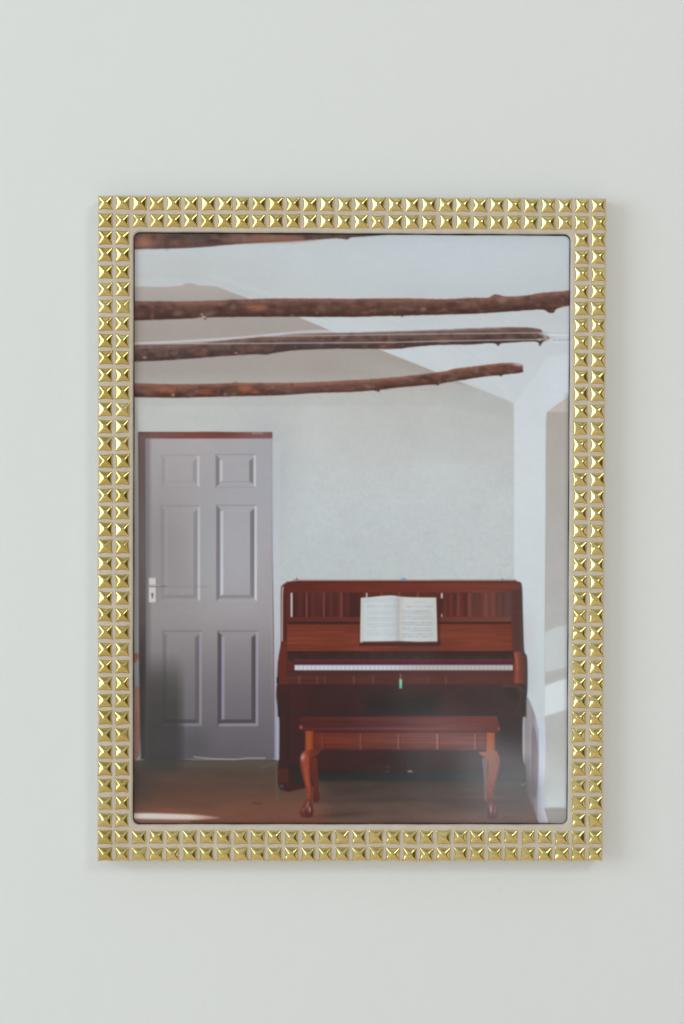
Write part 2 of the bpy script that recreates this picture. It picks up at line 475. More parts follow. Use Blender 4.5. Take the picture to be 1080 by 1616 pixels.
# --- floor
ID_FLOOR = new_id('printed_floor')
floor = [(204, 1200), (440, 1198), (500, 1215), (829, 1215), (830, 1246), (846, 1285), (853, 1310), (204, 1310)]
poly(floor, grad([(1195, (88, 78, 72)), (1212, (82, 68, 61)), (1240, (86, 66, 57)), (1262, (102, 72, 60)), (1285, (122, 78, 63)), (1302, (112, 68, 56))], 'y', N_floor, .08), 1.0, pid=ID_FLOOR)
poly([(500, 1205), (832, 1205), (850, 1300), (520, 1310)], bilin(480, 850, 1230, 1300, (62, 50, 45), (72, 66, 63), (98, 74, 64), (102, 84, 78), N_floor, .12), 24, .95)
rect(204, 1199, 440, 1212, (86, 77, 70), 3, .6)
blob(222, 1245, 24, 30, (70, 62, 58), .6)
blob(420, 1272, 60, 22, (112, 70, 54), .5)
blob(300, 1262, 50, 16, (96, 62, 52), .4)
line([(411, 1212), (436, 1204), (437, 1260)], 4, (110, 96, 92), .3, 3)
line([(398, 1268), (412, 1269)], 2, (60, 40, 34), .5)
# --- left pillar beside the door
ID_PIL = new_id('printed_wall_edge')
poly([(204, 640), (218, 640), (220, 760), (220, 1198), (204, 1200)], grad([(640, (180, 180, 178)), (760, (160, 160, 158)), (900, (152, 154, 152)), (1083, (134, 138, 140))], 'y'), .8, pid=ID_PIL)
poly([(204, 1083), (222.5, 1083), (222, 1150), (220, 1192), (213, 1200), (204, 1200)], grad([(1083, (150, 112, 100)), (1200, (136, 98, 88))], 'y', N_mid, .06), .8)
poly(curve([(210, 1030), (217, 1030), (219, 1036), (213, 1045), (210, 1043), (210, 1030)]), (140, 92, 80), 1.0)
# --- doorway: reddish lintel, jambs, pale reveal
ID_DW = new_id('printed_door_frame')
rect(217.5, 680.5, 429.5, 692, grad([(217, (92, 76, 74)), (245, (122, 82, 76)), (300, (124, 68, 60)), (420, (108, 46, 40)), (430, (98, 38, 34))], 'x', N_bark, .10), .8, pid=ID_DW)
line(curve([(219, 681), (300, 681.5), (325, 680.6), (360, 681.5), (420, 684), (429, 682)]), 1.6, (88, 50, 46), .6)
line([(398, 682.2), (414, 682.8)], 1.2, (185, 175, 172), .7)
poly([(217.5, 684), (230, 691), (231, 1198), (222, 1198), (219, 1050), (218.5, 800)], grad([(690, (104, 84, 80)), (760, (96, 78, 74)), (850, (82, 70, 70)), (980, (80, 68, 68)), (1060, (58, 52, 52)), (1200, (54, 55, 56))], 'y', N_mid, .04), .9, pid=ID_DW)
line([(219, 690), (220, 1000), (223, 1196)], 1.6, (84, 62, 60), .5)
poly([(427, 690), (441, 700), (441, 1196), (437, 1200), (431, 1198)], grad([(690, (188, 191, 191)), (760, (194, 199, 201)), (850, (190, 196, 200)), (1000, (176, 182, 190)), (1120, (146, 148, 164)), (1198, (136, 138, 156))], 'y'), .9, pid=0)
poly([(436, 1090), (441, 1090), (441, 1200), (436, 1200)], (164, 166, 184), 1.5, .7)
line([(428.5, 692), (429, 860), (431, 1000), (431.5, 1196)], 1.8, grad([(692, (150, 120, 124)), (900, (130, 108, 112)), (980, (112, 66, 64)), (1100, (96, 56, 56)), (1196, (70, 52, 60))], 'y'), .85)
# --- the grey six-panel door
ID_DOOR = new_id('printed_door')
door = [(229.5, 691), (427.5, 691), (428, 860), (430.5, 1198), (231, 1198)]
poly(door, bilin(229, 430, 700, 1198, (154, 151, 154), (158, 160, 168), (84, 82, 84), (98, 94, 104)), .9, pid=ID_DOOR)
poly(door, grad([(690, (158, 156, 161)), (780, (154, 152, 157)), (880, (146, 144, 148)), (960, (136, 133, 136)), (1030, (122, 119, 123)), (1100, (108, 105, 112)), (1198, (94, 91, 100))], 'y', N_big, .02), .9, .7)
poly(door, lambda X, Y: sample3(X, Y) * np.array([1.10, 1.075, 1.05]), .9)
blob(250, 870, 55, 110, (126, 122, 122), .5)
blob(415, 760, 50, 110, (160, 164, 172), .5)
blob(372, 860, 40, 90, (162, 166, 174), .45)
blob(330, 860, 22, 90, (154, 158, 162), .45)
def panel(x0, y0, x1, y1, left, dk, br, low):
    """moulded door panel: left = strength of the left groove; dk/br = dark and bright bevel colours"""
    b_ = 7.0
    k = (1 if left else .35)
    poly([(x0, y0), (x0 + b_, y0 + b_), (x0 + b_, y1 - b_), (x0, y1)], dk, .8, .95 * k)
    poly([(x0 + b_ - 1, y0 + b_ + 1), (x0 + b_ + 4, y0 + b_ + 3), (x0 + b_ + 4, y1 - b_ - 4), (x0 + b_ - 1, y1 - b_)], br, .9, .8 if left else .12)
    poly([(x1 - 1, y0 + 3), (x1 - b_ - 3, y0 + b_ + 3), (x1 - b_ - 3, y1 - b_ - 3), (x1 - 1, y1 - 3)], dk, .8, .95 if left else .55)
    poly([(x1 - 3.5, y0 + 2), (x1 + .5, y0), (x1 + .5, y1), (x1 - 3.5, y1 - 4)], br, .8, .95)
    line([(x0, y0), (x1, y0)], 1.4, dk, .5)
    line([(x0 + 8, y0 + 9), (x1 - 8, y0 + 9)], 1.0, br, .25)
    if low == 0:
        line([(x0 + 8, y1 - 9), (x1 - 9, y1 - 9)], 1.2, dk, .4); line([(x0, y1), (x1, y1)], 1.2, dk, .35)
    elif low == 1:
        poly([(x0 + 8, y1 - 10), (x1 - 10, y1 - 10), (x1 - 5, y1 - 5), (x0 + 4, y1 - 5)], dk, 1.2, .6)
        line([(x0 + 3, y1), (x1 - 3, y1)], 1.4, br, .15)
    else:
        poly([(x0 + 8, y1 - 11), (x1 - 10, y1 - 11), (x1 - 4, y1 - 5), (x0 + 2, y1 - 5)], dk, .9, .9)
        poly([(x0 + 1, y1 - 4), (x1 - 4, y1 - 5), (x1, y1), (x0 + 3, y1)], br, .9, .75)
ID_PN = []
def pid_rect(name, x0, y0, x1, y1):
    k = new_id(name); i0, i1, j0, j1 = box(x0, y0, x1, y1); ID[j0:j1, i0:i1] = k
for (x0, y0, x1, y1) in ((254, 717, 314, 768), (340, 716, 403, 768), (253, 797, 315, 948), (341, 796, 404.5, 948), (256, 995, 317.5, 1146), (343, 995, 406.5, 1146)):
    pid_rect('panel', x0, y0, x1, y1)
panel(254, 717, 314, 768, False, (138, 134, 137), (190, 190, 192), 0)
panel(340, 716, 403, 768, True, (128, 123, 124), (196, 198, 203), 0)
panel(253, 797, 315, 948, False, (122, 117, 119), (180, 180, 184), 1)
panel(341, 796, 404.5, 948, True, (116, 111, 114), (190, 194, 200), 1)
panel(256, 995, 317.5, 1146, False, (86, 81, 84), (144, 141, 150), 2)
panel(343, 995, 406.5, 1146, True, (80, 75, 79), (152, 148, 162), 2)
# dark soft shape over the lower left of the door
for y0_, a_ in ((1036, .16), (1050, .2), (1064, .25), (1082, .3), (1105, .35), (1140, .35)):
    rect(226, y0_, 285, 1215, (64, 62, 60), 8, a_)
blob(250, 1085, 26, 30, (72, 66, 63), .4)
rect(231, 1150, 330, 1198, (80, 79, 80), 18, .4)
rect(229, 690, 236, 1198, (80, 74, 74), 4, .5)
# handle plate, keyhole and lever
ID_H = new_id('door_handle')
rect(234.8, 911, 246, 949.5, (196, 193, 190), .7, pid=ID_H)
rect(235, 921.5, 246, 925, (150, 142, 144), .7, .8)
line([(236, 924.5), (250, 924.6), (262, 924.4)], 2.0, (112, 104, 104), .8, pid=ID_H)
line([(238, 923), (250, 923.2)], 1.0, (205, 203, 202), .8)
line([(262, 924.5), (330, 925)], 2.5, (112, 108, 110), .22, 1.6)
line([(240.3, 936), (240.3, 942)], 2.0, (78, 74, 76), .9); blob(240.3, 937, 1.6, 1.6, (84, 80, 82))
rect(246, 912, 248, 951, (112, 108, 108), 1, .5)
# gap of light under the door
line(curve([(306, 1194.5), (330, 1197), (372, 1198.3), (390, 1196.5), (418, 1196.5)]), 1.8, (182, 176, 172), .75)
line([(229, 1199), (300, 1199.5)], 1.6, (56, 50, 48), .6)
line([(372, 1199.4), (434, 1200)], 1.2, (66, 58, 56), .5)
# --- roof poles
def beam(top, bot, base, low, seed, patches=(), ends=None, pid=None, rough=1.0):
    r = random.Random(seed)
    tp = [(x, y + r.uniform(-.25, .25) * rough) for x, y in curve(top, 10)]; bt = [(x, y + r.uniform(-.25, .3) * rough) for x, y in curve(bot, 10)]
    tx, ty = [p[0] for p in tp], [p[1] for p in tp]; bx, by = [p[0] for p in bt], [p[1] for p in bt]
    base, low = np.array(base, float), np.array(low, float)
    def fn(X, Y):
        t = np.interp(X, tx, ty); b_ = np.interp(X, bx, by)
        v = np.clip((Y - t) / np.maximum(b_ - t, 1), 0, 1)[..., None]
        prof = 1.20 - .24 * v + .16 * np.exp(-((v - .14) / .12) ** 2)
        c = (base * (1 - v) + low * v) * prof
        nb = sample(N_bark, X, Y)[..., None]; nf = sample(N_fine, X, Y)[..., None]
        c = c * (1 + .11 * nb + .06 * nf)
        warm = np.clip(sample(N_bark, X + 37, Y * 1.0 + 31) - .30, 0, 1)[..., None] * 1.3
        c = c + warm * (np.array([142, 96, 76.]) - c) * .8
        return c
    poly(tp + bt[::-1], fn, .9, pid=pid)
    for (cx, cy, rx, ry, c, a) in patches:
        blob(cx, cy, rx, ry, np.array(c) * 1.08, a * .95, 0, 1.5)
        for _ in range(5 if rx > 6 else 1): blob(cx + r.uniform(-.5, .5) * rx, cy + r.uniform(-.4, .4) * ry, rx * r.uniform(.25, .5), ry * r.uniform(.25, .5), np.array(c) * r.uniform(.92, 1.06), a * .5, r.uniform(-8, 8), 1.3)
    for _ in range(int(90 * rough)):
        x = r.uniform(tx[0], tx[-1]); t = np.interp(x, tx, ty); b_ = np.interp(x, bx, by); hh = b_ - t
        if hh < 5: continue
        y = r.uniform(t + .18 * hh, b_ - .15 * hh)
        cc = r.choice([(58, 42, 40), (66, 46, 42), (136, 90, 72), (124, 84, 68), (128, 106, 98), (104, 80, 72)])
        blob(x, y, r.uniform(3, 11), r.uniform(.10, .22) * hh, cc, r.uniform(.2, .55), r.uniform(-10, 10), 1.3)
    for _ in range(int(26 * rough)):
        x = r.uniform(tx[0], tx[-1]); t = np.interp(x, tx, ty); b_ = np.interp(x, bx, by); y = r.uniform(t + 2, b_ - 2)
        blob(x, y, r.uniform(.8, 2.6), r.uniform(.7, 1.5), (160, 130, 116), r.uniform(.2, .6))
        x = r.uniform(tx[0], tx[-1] - 30); t = np.interp(x, tx, ty); b_ = np.interp(x, bx, by); y = r.uniform(t + 2, b_ - 2)
        line([(x, y), (x + r.uniform(6, 26), y + r.uniform(-1, 1))], r.uniform(.6, 1.4), (54, 38, 36), r.uniform(.2, .5))
ID_B = [new_id('printed_roof_pole') for _ in range(4)]
beam([(200, 355), (400, 355), (640, 355)], [(200, 393), (300, 390.5), (370, 385), (440, 381), (500, 377.5), (530, 375.5), (548, 377), (556, 374), (600, 370.5), (640, 364)],
     (88, 72, 70), (98, 72, 66), 3, [(228, 381, 13, 9, (150, 102, 84), .9), (215, 386, 10, 7, (140, 96, 82), .6), (400, 374, 60, 8, (136, 96, 82), .8), (450, 376, 40, 6, (132, 92, 78), .8), (330, 372, 40, 9, (74, 66, 64), .6), (500, 368, 60, 4, (74, 66, 66), .7)], pid=ID_B[0], rough=.8)
beam([(200, 474), (300, 474.5), (400, 471), (460, 470), (560, 470.5), (640, 470), (700, 471), (750, 469), (770, 469), (780, 464), (788, 464.5), (800, 467), (830, 465.5), (850, 462), (875, 459.5), (890, 458.5), (910, 456)],
     [(200, 505), (260, 503), (300, 501.5), (316, 500), (324, 503.5), (332, 500), (400, 499), (500, 499), (560, 499), (625, 497.5), (635, 499), (642, 497), (700, 495.5), (760, 493.5), (820, 489.5), (856, 487.5), (866, 492), (874, 492.5), (880, 486), (895, 482), (910, 481)],
     (98, 68, 60), (74, 48, 43), 5, [(404, 485, 17, 5.5, (142, 90, 70), .9), (240, 497, 3, 7, (118, 80, 66), .7), (215, 495, 20, 5, (104, 74, 66), .5), (793, 472, 9, 5, (132, 106, 96), .8), (740, 478, 9, 4, (128, 84, 68), .8), (560, 482, 8, 5, (120, 74, 58), .7), (825, 475, 22, 6, (112, 76, 64), .6), (668, 487, 5, 3, (132, 112, 104), .7), (321, 499.5, 4, 2.5, (190, 160, 148), .9), (592, 489, 2, 6, (110, 74, 62), .7), (318, 495, 3, 2, (176, 150, 140), .6)], pid=ID_B[1])
beam([(200, 544), (300, 541), (340, 538), (400, 531.5), (480, 526.5), (600, 522.5), (690, 519.5), (760, 516.5), (825, 515.5), (850, 518), (856, 522), (850, 527), (866, 529), (867, 535)],
     [(200, 570), (250, 568), (300, 565), (350, 561), (400, 558), (420, 558.5), (432, 556), (470, 551.5), (540, 549), (620, 549.5), (650, 546.5), (690, 543.5), (740, 542.5), (778, 540.5), (787, 545), (794, 540.5), (845, 538), (852, 545), (858, 538), (867, 535)],
     (92, 71, 66), (74, 55, 52), 9, [(605, 546, 4, 2.5, (150, 86, 80), .8), (228, 563, 3, 2, (170, 150, 142), .7), (372, 556, 3, 2, (150, 120, 110), .7), (345, 545, 22, 6, (96, 76, 72), .5), (480, 543, 60, 5, (70, 56, 60), .5), (700, 531, 50, 4, (104, 84, 78), .5)], pid=ID_B[2])
beam([(200, 603), (270, 605), (330, 604.5), (366, 603), (373, 601), (380, 603), (440, 603), (480, 602.5), (560, 598.5), (600, 596), (640, 592.5), (700, 585), (716, 581), (740, 578), (780, 573), (800, 571.5), (815, 572), (826, 575)],
     [(200, 625), (270, 626.5), (320, 625.5), (373, 624), (440, 622.5), (500, 619), (560, 617), (588, 615), (598, 617), (606, 613), (680, 606), (690, 607), (700, 603), (740, 597), (784, 591), (790, 593), (796, 589.5), (815, 588), (826, 586)],
     (106, 70, 60), (82, 51, 44), 12, [(262, 614, 15, 5, (150, 90, 68), .85), (325, 617, 13, 4.5, (140, 70, 54), .85), (386, 612, 10, 5, (158, 86, 60), .85), (402, 617, 8, 3, (150, 84, 60), .7), (465, 606, 40, 2.5, (136, 86, 70), .7), (355, 621, 2, 2, (190, 176, 168), .8), (273, 622, 2.2, 2, (190, 170, 160), .7), (345, 616, 14, 5, (66, 44, 42), .5), (540, 610, 30, 4, (106, 66, 54), .5), (752, 583, 3, 5, (138, 112, 104), .6), (712, 596, 10, 3, (130, 108, 100), .5)], pid=ID_B[3])
blob(818, 574.5, 8, 2, (196, 196, 196), .7, 8); blob(829, 580, 3, 5, (196, 202, 204), .8)
for (x, y, l) in ((424, 621, 6), (500, 622, 9), (545, 619, 7), (588, 620, 5)): line([(x, y), (x + l * .6, y + l * .5)], .8, (150, 140, 134), .6)
# thin pale cables and the bright top edge of the second pole
line(curve([(204, 541), (260, 539), (330, 535), (400, 530), (440, 526), (480, 522.5), (530, 521.5)]), 3.0, (196, 200, 206), .85, .9)
line(curve([(400, 527), (480, 523), (560, 524), (700, 520), (790, 517)]), 1.4, (176, 172, 172), .5)
line([(230, 532), (330, 532.5), (420, 530), (480, 527.5)], 1.0, (182, 172, 172), .35)
line([(404, 530), (520, 528.2), (680, 526), (866, 524)], 1.7, (172, 162, 160), .85, .6)
line([(204, 541.5), (330, 541.2), (480, 540.2), (620, 539.2), (700, 537), (866, 534.5)], 1.7, (178, 170, 168), .85, .6)
line([(866, 524.5), (905, 524)], 1.2, (178, 176, 176), .5); line([(866, 528), (905, 528)], 3, (210, 215, 218), .6)
for x in (874, 882, 889, 896): line([(x, 535.5), (x + 3.5, 535.2)], 1.8, (150, 146, 146), .7)
line([(868, 539), (905, 539)], 2, (208, 214, 217), .5)
blob(862, 531, 5, 3.5, (196, 198, 200), .6); blob(852, 535, 3, 1.6, (206, 206, 206), .8)
# --- upright piano
ID_P = new_id('printed_piano')
cab = curve([(443, 1010), (443, 960), (443, 932), (446, 922), (455, 917.5), (470, 915.5)], 6) + [(810, 915.5)] + curve([(814, 915.5), (820, 918), (823, 925), (825, 970), (827, 1024), (831, 1036), (832.5, 1060), (832, 1090), (829, 1112), (825, 1140), (824, 1170), (826, 1200), (830, 1212), (830, 1246)], 6) + \
      [(826, 1246), (822, 1222), (502, 1222), (500, 1240), (455, 1250), (441, 1246), (438, 1236), (438, 1214), (441, 1190)] + curve([(441, 1185), (441, 1130), (437, 1100), (437, 1076), (438.5, 1042), (442, 1020), (443, 1010)], 6)
red = lambda r_, g_, b_: (r_, g_, b_)
poly(cab, bilin(440, 832, 930, 1220, (104, 44, 36), (104, 58, 52), (66, 34, 33), (62, 52, 52), N_grain, 0.102), .9, pid=ID_P)
# top rail
poly([(452, 917), (815, 917), (822, 924), (822, 936), (449, 936), (447, 926)], grad([(452, (98, 42, 34)), (640, (110, 48, 40)), (760, (118, 58, 48)), (820, (104, 58, 52))], 'x', N_grain, 0.085), .9)
line([(462, 914.6), (815, 914.6)], 1.8, (150, 110, 98), .8)
line([(458, 917), (815, 917)], 1.3, (62, 26, 24), .8)
for k in range(44): blob(684 + k * 3.0, 914, .9, .8, (120, 96, 88), .6)
blob(468, 912.6, 1.4, 1.2, (70, 66, 60)); blob(793, 913, 1.2, 1, (90, 80, 76))
blob(637, 913, 4.5, 2.0, (104, 138, 186), .95, 0, 2)
# fluted panels
rect(456, 934, 571, 973, grad([(934, (80, 40, 37)), (973, (76, 36, 34))], 'y', N_vert, .22), .9)
rect(571, 934, 697, 973, (92, 46, 40), .9)
rect(697, 934, 808, 973, grad([(697, (88, 44, 40)), (760, (98, 52, 47)), (808, (92, 66, 62))], 'x', N_vert, .22), .9)
for x in (483.5, 511, 538.5): rect(x - 1.6, 934, x + 1.4, 973, (134, 70, 62), .9, .8)
for x in (472, 494, 522, 549): rect(x - 3, 935, x + 3, 972, (98, 48, 44), 1.8, .45)
for x, w_, c_ in ((712, 3, (112, 54, 50)), (724, 2.2, (120, 68, 60)), (729, 3, (104, 42, 46)), (741, 2.4, (128, 70, 60)), (750, 3, (84, 58, 54)), (767, 3, (122, 72, 62)), (779, 2.5, (118, 66, 56)), (789, 3, (110, 64, 56))):
    rect(x - w_, 935, x + w_, 972, c_, 1.6, .7)
for x in (602, 630, 659): rect(x - 1.5, 934, x + 1.5, 944, (140, 70, 54), .8, .7)
for k in range(8): line([(576 + k * 13, 935), (576 + k * 13, 940)], 1, (80, 36, 32), .4)
rect(458.3, 934.5, 461.2, 973, (192, 190, 188), .7)
rect(577.4, 934.5, 579.4, 942.5, (205, 202, 200), .6); 
rect(696, 935, 698.4, 943.5, (212, 208, 206), .6); rect(696.4, 968, 698, 973, (205, 202, 200), .6); rect(696.6, 943, 698, 968, (56, 34, 34), .7, .7)
# pale gap between the case side and the wall, left
line(curve([(446.3, 926), (445, 940), (444.6, 1011)]), 2.3, (178, 180, 180), .9, .6)
line(curve([(452, 919), (445, 924), (443.4, 934), (443, 1010)]), 1.3, (122, 56, 46), .8)
rect(447.5, 928, 453, 1012, (74, 38, 36), 1, .6)
# shelf and sloping fall board
rect(455, 973, 808, 981, grad([(455, (96, 44, 38)), (690, (104, 52, 44)), (808, (110, 66, 58))], 'x'), .8)
rect(455, 980.5, 808, 984.5, (60, 30, 28), 1.0)
rect(452.5, 984, 810, 1027.5, grad([(984, (112, 50, 39)), (1005, (124, 57, 41)), (1027, (116, 50, 38))], 'y', N_grain, 0.153), .8)
rect(690, 984, 812, 1027.5, (122, 66, 52), 40, .5)
rect(625, 1010, 690, 1027, (88, 46, 40), 10, .55)
rect(567, 1010, 695, 1018, (72, 34, 30), 1.8, .8)
rect(808, 930, 822, 1030, (84, 52, 50), 2, .75)
# rail above the keys, felt, keys
rect(451, 1027, 811, 1042, grad([(1027, (54, 34, 32)), (1042, (68, 46, 42))], 'y', N_fine, .10), .8)
for k in range(90): blob(456 + k * 3.95, 1031, .8, .7, (96, 76, 66), .5)
rect(463, 1040.5, 810, 1049, grad([(1040, (100, 48, 52)), (1045, (84, 32, 48)), (1049, (62, 30, 34))], 'y'), .8)
ID_K = new_id('keyboard')
rect(464.5, 1048.6, 809.8, 1057.3, grad([(1048, (178, 182, 188)), (1054, (194, 198, 204)), (1057, (180, 182, 188))], 'y'), .7, pid=ID_K)
for k in range(1, 52): line([(464.5 + k * 6.64, 1049), (464.5 + k * 6.64, 1057)], .8, (138, 138, 146), .7, .5)
for k in range(52):
    if k % 7 not in (2, 6): blob(464.5 + (k + 1) * 6.64, 1048.8, 1.6, 1.0, (120, 118, 128), .5)
# key slip and the dark underside
rect(444, 1057.8, 824, 1080, grad([(1058, (78, 42, 38)), (1070, (86, 46, 41)), (1080, (84, 44, 40))], 'y', N_grain, 0.102), 1.0)
rect(640, 1058, 826, 1079, (104, 62, 54), 26, .45)
for x, a in ((472, .5), (500, .35), (512, .3), (558, .4), (588, .35), (675, .25), (704, .4)): rect(x - 1.3, 1066, x + 1.3, 1079, (128, 84, 78), 1, a)
rect(438, 1079.5, 831, 1131, bilin(440, 831, 1080, 1131, (68, 34, 32), (64, 52, 49), (56, 32, 33), (64, 50, 49), N_mid, .05), 1.1)
rect(450, 1080, 480, 1130, (74, 36, 34), 8, .5)
rect(575, 1098, 690, 1128, (42, 40, 39), 9, .75)
rect(495, 1082, 640, 1100, (56, 42, 44), 8, .5)
poly(curve([(800, 1082), (812, 1084), (818, 1095), (814, 1106), (804, 1100), (796, 1088), (800, 1082)]), (54, 46, 43), 3, .7)
line(curve([(795, 1082), (818, 1083), (826, 1092)]), 3.5, (98, 62, 54), .6, 1.5)
for y in (1113, 1118, 1123): line([(566, y), (575, y)], 1.2, (84, 46, 44), .5)
# right cheek and edge
poly([(811, 1027), (826, 1029), (831, 1040), (831, 1078), (811, 1078)], grad([(811, (112, 54, 44)), (816, (142, 72, 56)), (822, (110, 60, 52)), (831, (92, 54, 50))], 'x'), 1.0)
line(curve([(812, 1030), (816, 1040), (817, 1056)]), 2.4, (168, 88, 62), .8)
line([(811, 1030), (811, 1060)], 1.4, (70, 32, 30), .7)
line(curve([(820, 918), (823.4, 926), (824.6, 970), (826.5, 1024), (831, 1036), (832, 1060), (831.6, 1090), (829.5, 1108)]), 2.4, (48, 66, 66), .85, .7)
# lower case
rect(441, 1131, 825, 1222, bilin(445, 825, 1131, 1222, (68, 34, 33), (60, 49, 49), (60, 32, 31), (58, 50, 50), N_mid, .05), 1.2)
# left side: scroll, cheek and foot
poly([(438, 1042), (452, 1040), (452, 1080), (437, 1078)], (98, 46, 38), 1.0, .8)
poly([(443, 1011), (452, 1011), (453, 1042), (440, 1042)], (104, 44, 36), 1.0, .9)
rect(436.3, 1068, 439.4, 1078, (36, 30, 32), .6)
line(curve([(438, 1082), (437, 1100), (441, 1128), (443, 1150), (442, 1190)]), 3.5, (48, 26, 26), .6, 1)
rect(450, 1090, 457, 1200, (50, 30, 30), 2, .6)
rect(441, 1135, 449, 1205, (62, 34, 32), 1.5, .6)
poly([(438, 1214), (454, 1212), (455, 1234), (440, 1236)], (78, 42, 36), 1.0)
rect(440, 1200, 453, 1213, (58, 34, 32), 1.2, .8)
blob(444.5, 1242, 4.6, 4, (52, 56, 56), .95, 0, 2); blob(444, 1241, 1.6, 1.2, (120, 126, 126), .6)
poly([(456, 1205), (500, 1205), (484, 1238), (458, 1240)], (46, 44, 42), 5, .7)
rect(500, 1217, 829, 1233, grad([(500, (40, 42, 40)), (700, (46, 52, 52)), (829, (58, 58, 57))], 'x'), 4, .85)
ID_PED = new_id('pedal')
for (x, y, w_, c_, a_) in ((612, 1210, 3, (112, 86, 70), .6), (647, 1217.5, 4, (190, 160, 130), .95), (611, 1218, 3, (98, 80, 68), .55), (644, 1203, 1.3, (130, 100, 76), .5), (613.5, 1204, 1.0, (96, 80, 70), .6)): blob(x, y, w_, 1.3, c_, a_, 0, 1.5, pid=ID_PED)
blob(655, 1196, 8, 18, (46, 40, 38), .5)
blob(820, 1246, 30, 22, (66, 62, 61), .5); blob(825.5, 1238.5, 1.8, 1.6, (160, 160, 158), .6); blob(829, 1237, 1, 1.6, (150, 152, 150), .6)
# key and green tag hanging from the lock
ID_T = new_id('key_tag')
rect(630, 1071, 634.2, 1086, grad([(1071, (150, 196, 172)), (1078, (116, 196, 152)), (1086, (90, 180, 136))], 'y'), .8, pid=ID_T)
line([(631, 1063), (633, 1066), (631, 1069), (632.4, 1072)], 1.2, (170, 140, 122), .8)
# --- sheet music on the desk
ID_S = new_id('printed_sheet_music')
poly([(566, 1006), (570, 942), (696, 944), (694, 1018), (568, 1018)], (66, 32, 28), 2.6, .5)
poly([(569, 942.3)] + curve([(583, 941.5), (600, 939.6), (615, 938.6), (624, 939), (631, 940.5)], 4) + [(650, 941.6), (688.5, 942), (690.3, 1011.6), (660, 1012), (630, 1011), (600, 1011.5), (572, 1011.8), (571.5, 1013.5), (567.8, 1013.2)],
     grad([(568, (190, 186, 182)), (574, (192, 197, 198)), (600, (196, 202, 204)), (620, (190, 196, 198)), (628, (176, 178, 176)), (632, (190, 184, 180)), (640, (196, 199, 199)), (690, (190, 192, 188))], 'x'), .7, pid=ID_S)
line([(573, 944), (572.6, 1011)], .9, (168, 170, 170), .5)
line([(629, 941), (628.5, 1010)], 1.3, (164, 166, 164), .5)
line([(632.2, 958), (631.8, 1010)], 1.2, (204, 184, 176), .6)
r = random.Random(5)
for y in (945, 948, 954.5, 957, 964, 967.5, 974, 977.5, 984, 987.5, 994.5, 998.5, 1001.5):
    x = 578 + r.uniform(-2, 2)
    while x < 625:
        w_ = r.uniform(3, 9); line([(x, y), (x + w_, y + .1)], 1.3, (150, 156, 172), r.uniform(.12, .38), .7); x += w_ + r.uniform(-1, 1)
for y in (956.2, 963.7, 967.2, 972, 975.5, 981.7, 985.2, 990.8, 994.3, 999.8, 1003.8):
    x = (640 if y < 958 else 635) + r.uniform(-1, 1)
    while x < 681:
        w_ = r.uniform(2, 6); line([(x, y), (x + w_, y)], r.uniform(1.2, 1.9), (132, 140, 154), r.uniform(.2, .5), .8); x += w_ + r.uniform(-.5, .8)
rect(652, 948, 668, 950, (160, 164, 168), .9, .35)
rect(568, 1012.5, 691, 1014.3, (140, 84, 74), .8, .6)
rect(570, 1013.8, 690, 1017, (66, 34, 30), 1.0, .7)
# --- bench with cabriole legs
ID_BN = new_id('printed_bench')
ID_L = [new_id('leg') for _ in range(4)]
N = ID_BN
# rear legs
poly(curve([(486, 1196), (499, 1196), (501, 1215), (502, 1240), (504, 1262), (494, 1266), (494, 1240), (488, 1215), (486, 1196)]), grad([(1196, (104, 44, 36)), (1266, (84, 42, 38))], 'y'), 1.2, .95, pid=ID_L[2])
poly(curve([(762, 1196), (770, 1200), (768, 1230), (770, 1262), (765, 1262), (764, 1230), (761, 1200)]), (128, 104, 102), 1.4, .75, pid=ID_L[3])
# apron
poly([(490, 1156), (770, 1156), (770, 1184)] + curve([(752, 1182), (740, 1184), (700, 1183), (640, 1183), (600, 1182), (560, 1183), (520, 1181.5), (500, 1184)], 4) + [(490, 1184)],
     grad([(490, (112, 46, 34)), (560, (106, 50, 40)), (620, (112, 58, 50)), (700, (118, 68, 62)), (770, (110, 62, 54))], 'x', N_grain, 0.170), .9, pid=ID_BN)
rect(494, 1176, 768, 1184, (84, 42, 38), 4, .5)
for x, c_ in ((508, (132, 62, 46)), (568.7, (138, 84, 78)), (628.6, (150, 100, 98)), (690.4, (176, 142, 140)), (750, (168, 108, 90))): rect(x - 1.3, 1158, x + 1.3, 1183, c_, 1.2, .6); rect(x + 1.5, 1158, x + 3, 1184, (80, 40, 36), 1, .6)
# top
top_ = [(474, 1131)] + [(784, 1130), (788, 1142), (789.5, 1150), (787, 1156.5), (480, 1156.5), (473, 1150), (472, 1144)]
poly(top_, grad([(472, (84, 38, 36)), (540, (82, 40, 40)), (640, (96, 50, 50)), (700, (108, 58, 56)), (789, (104, 52, 46))], 'x', N_grain, 0.119), .9, pid=ID_BN)
poly([(475, 1131), (784, 1130), (785, 1136), (474, 1136)], grad([(475, (90, 44, 42)), (789, (118, 62, 56))], 'x', N_grain, 0.085), 1.2, .5)
line([(476, 1150), (700, 1149.5), (788, 1149)], 1.6, grad([(476, (96, 46, 44)), (640, (132, 84, 84)), (700, (128, 76, 72)), (788, (90, 42, 38))], 'x'), .7)
line([(480, 1155), (786, 1154.5)], 1.6, (70, 32, 30), .5)
blob(474.5, 1147.5, 2.4, 2.6, (170, 110, 112), .8); blob(787.5, 1150, 1.6, 1.4, (170, 140, 134), .7)
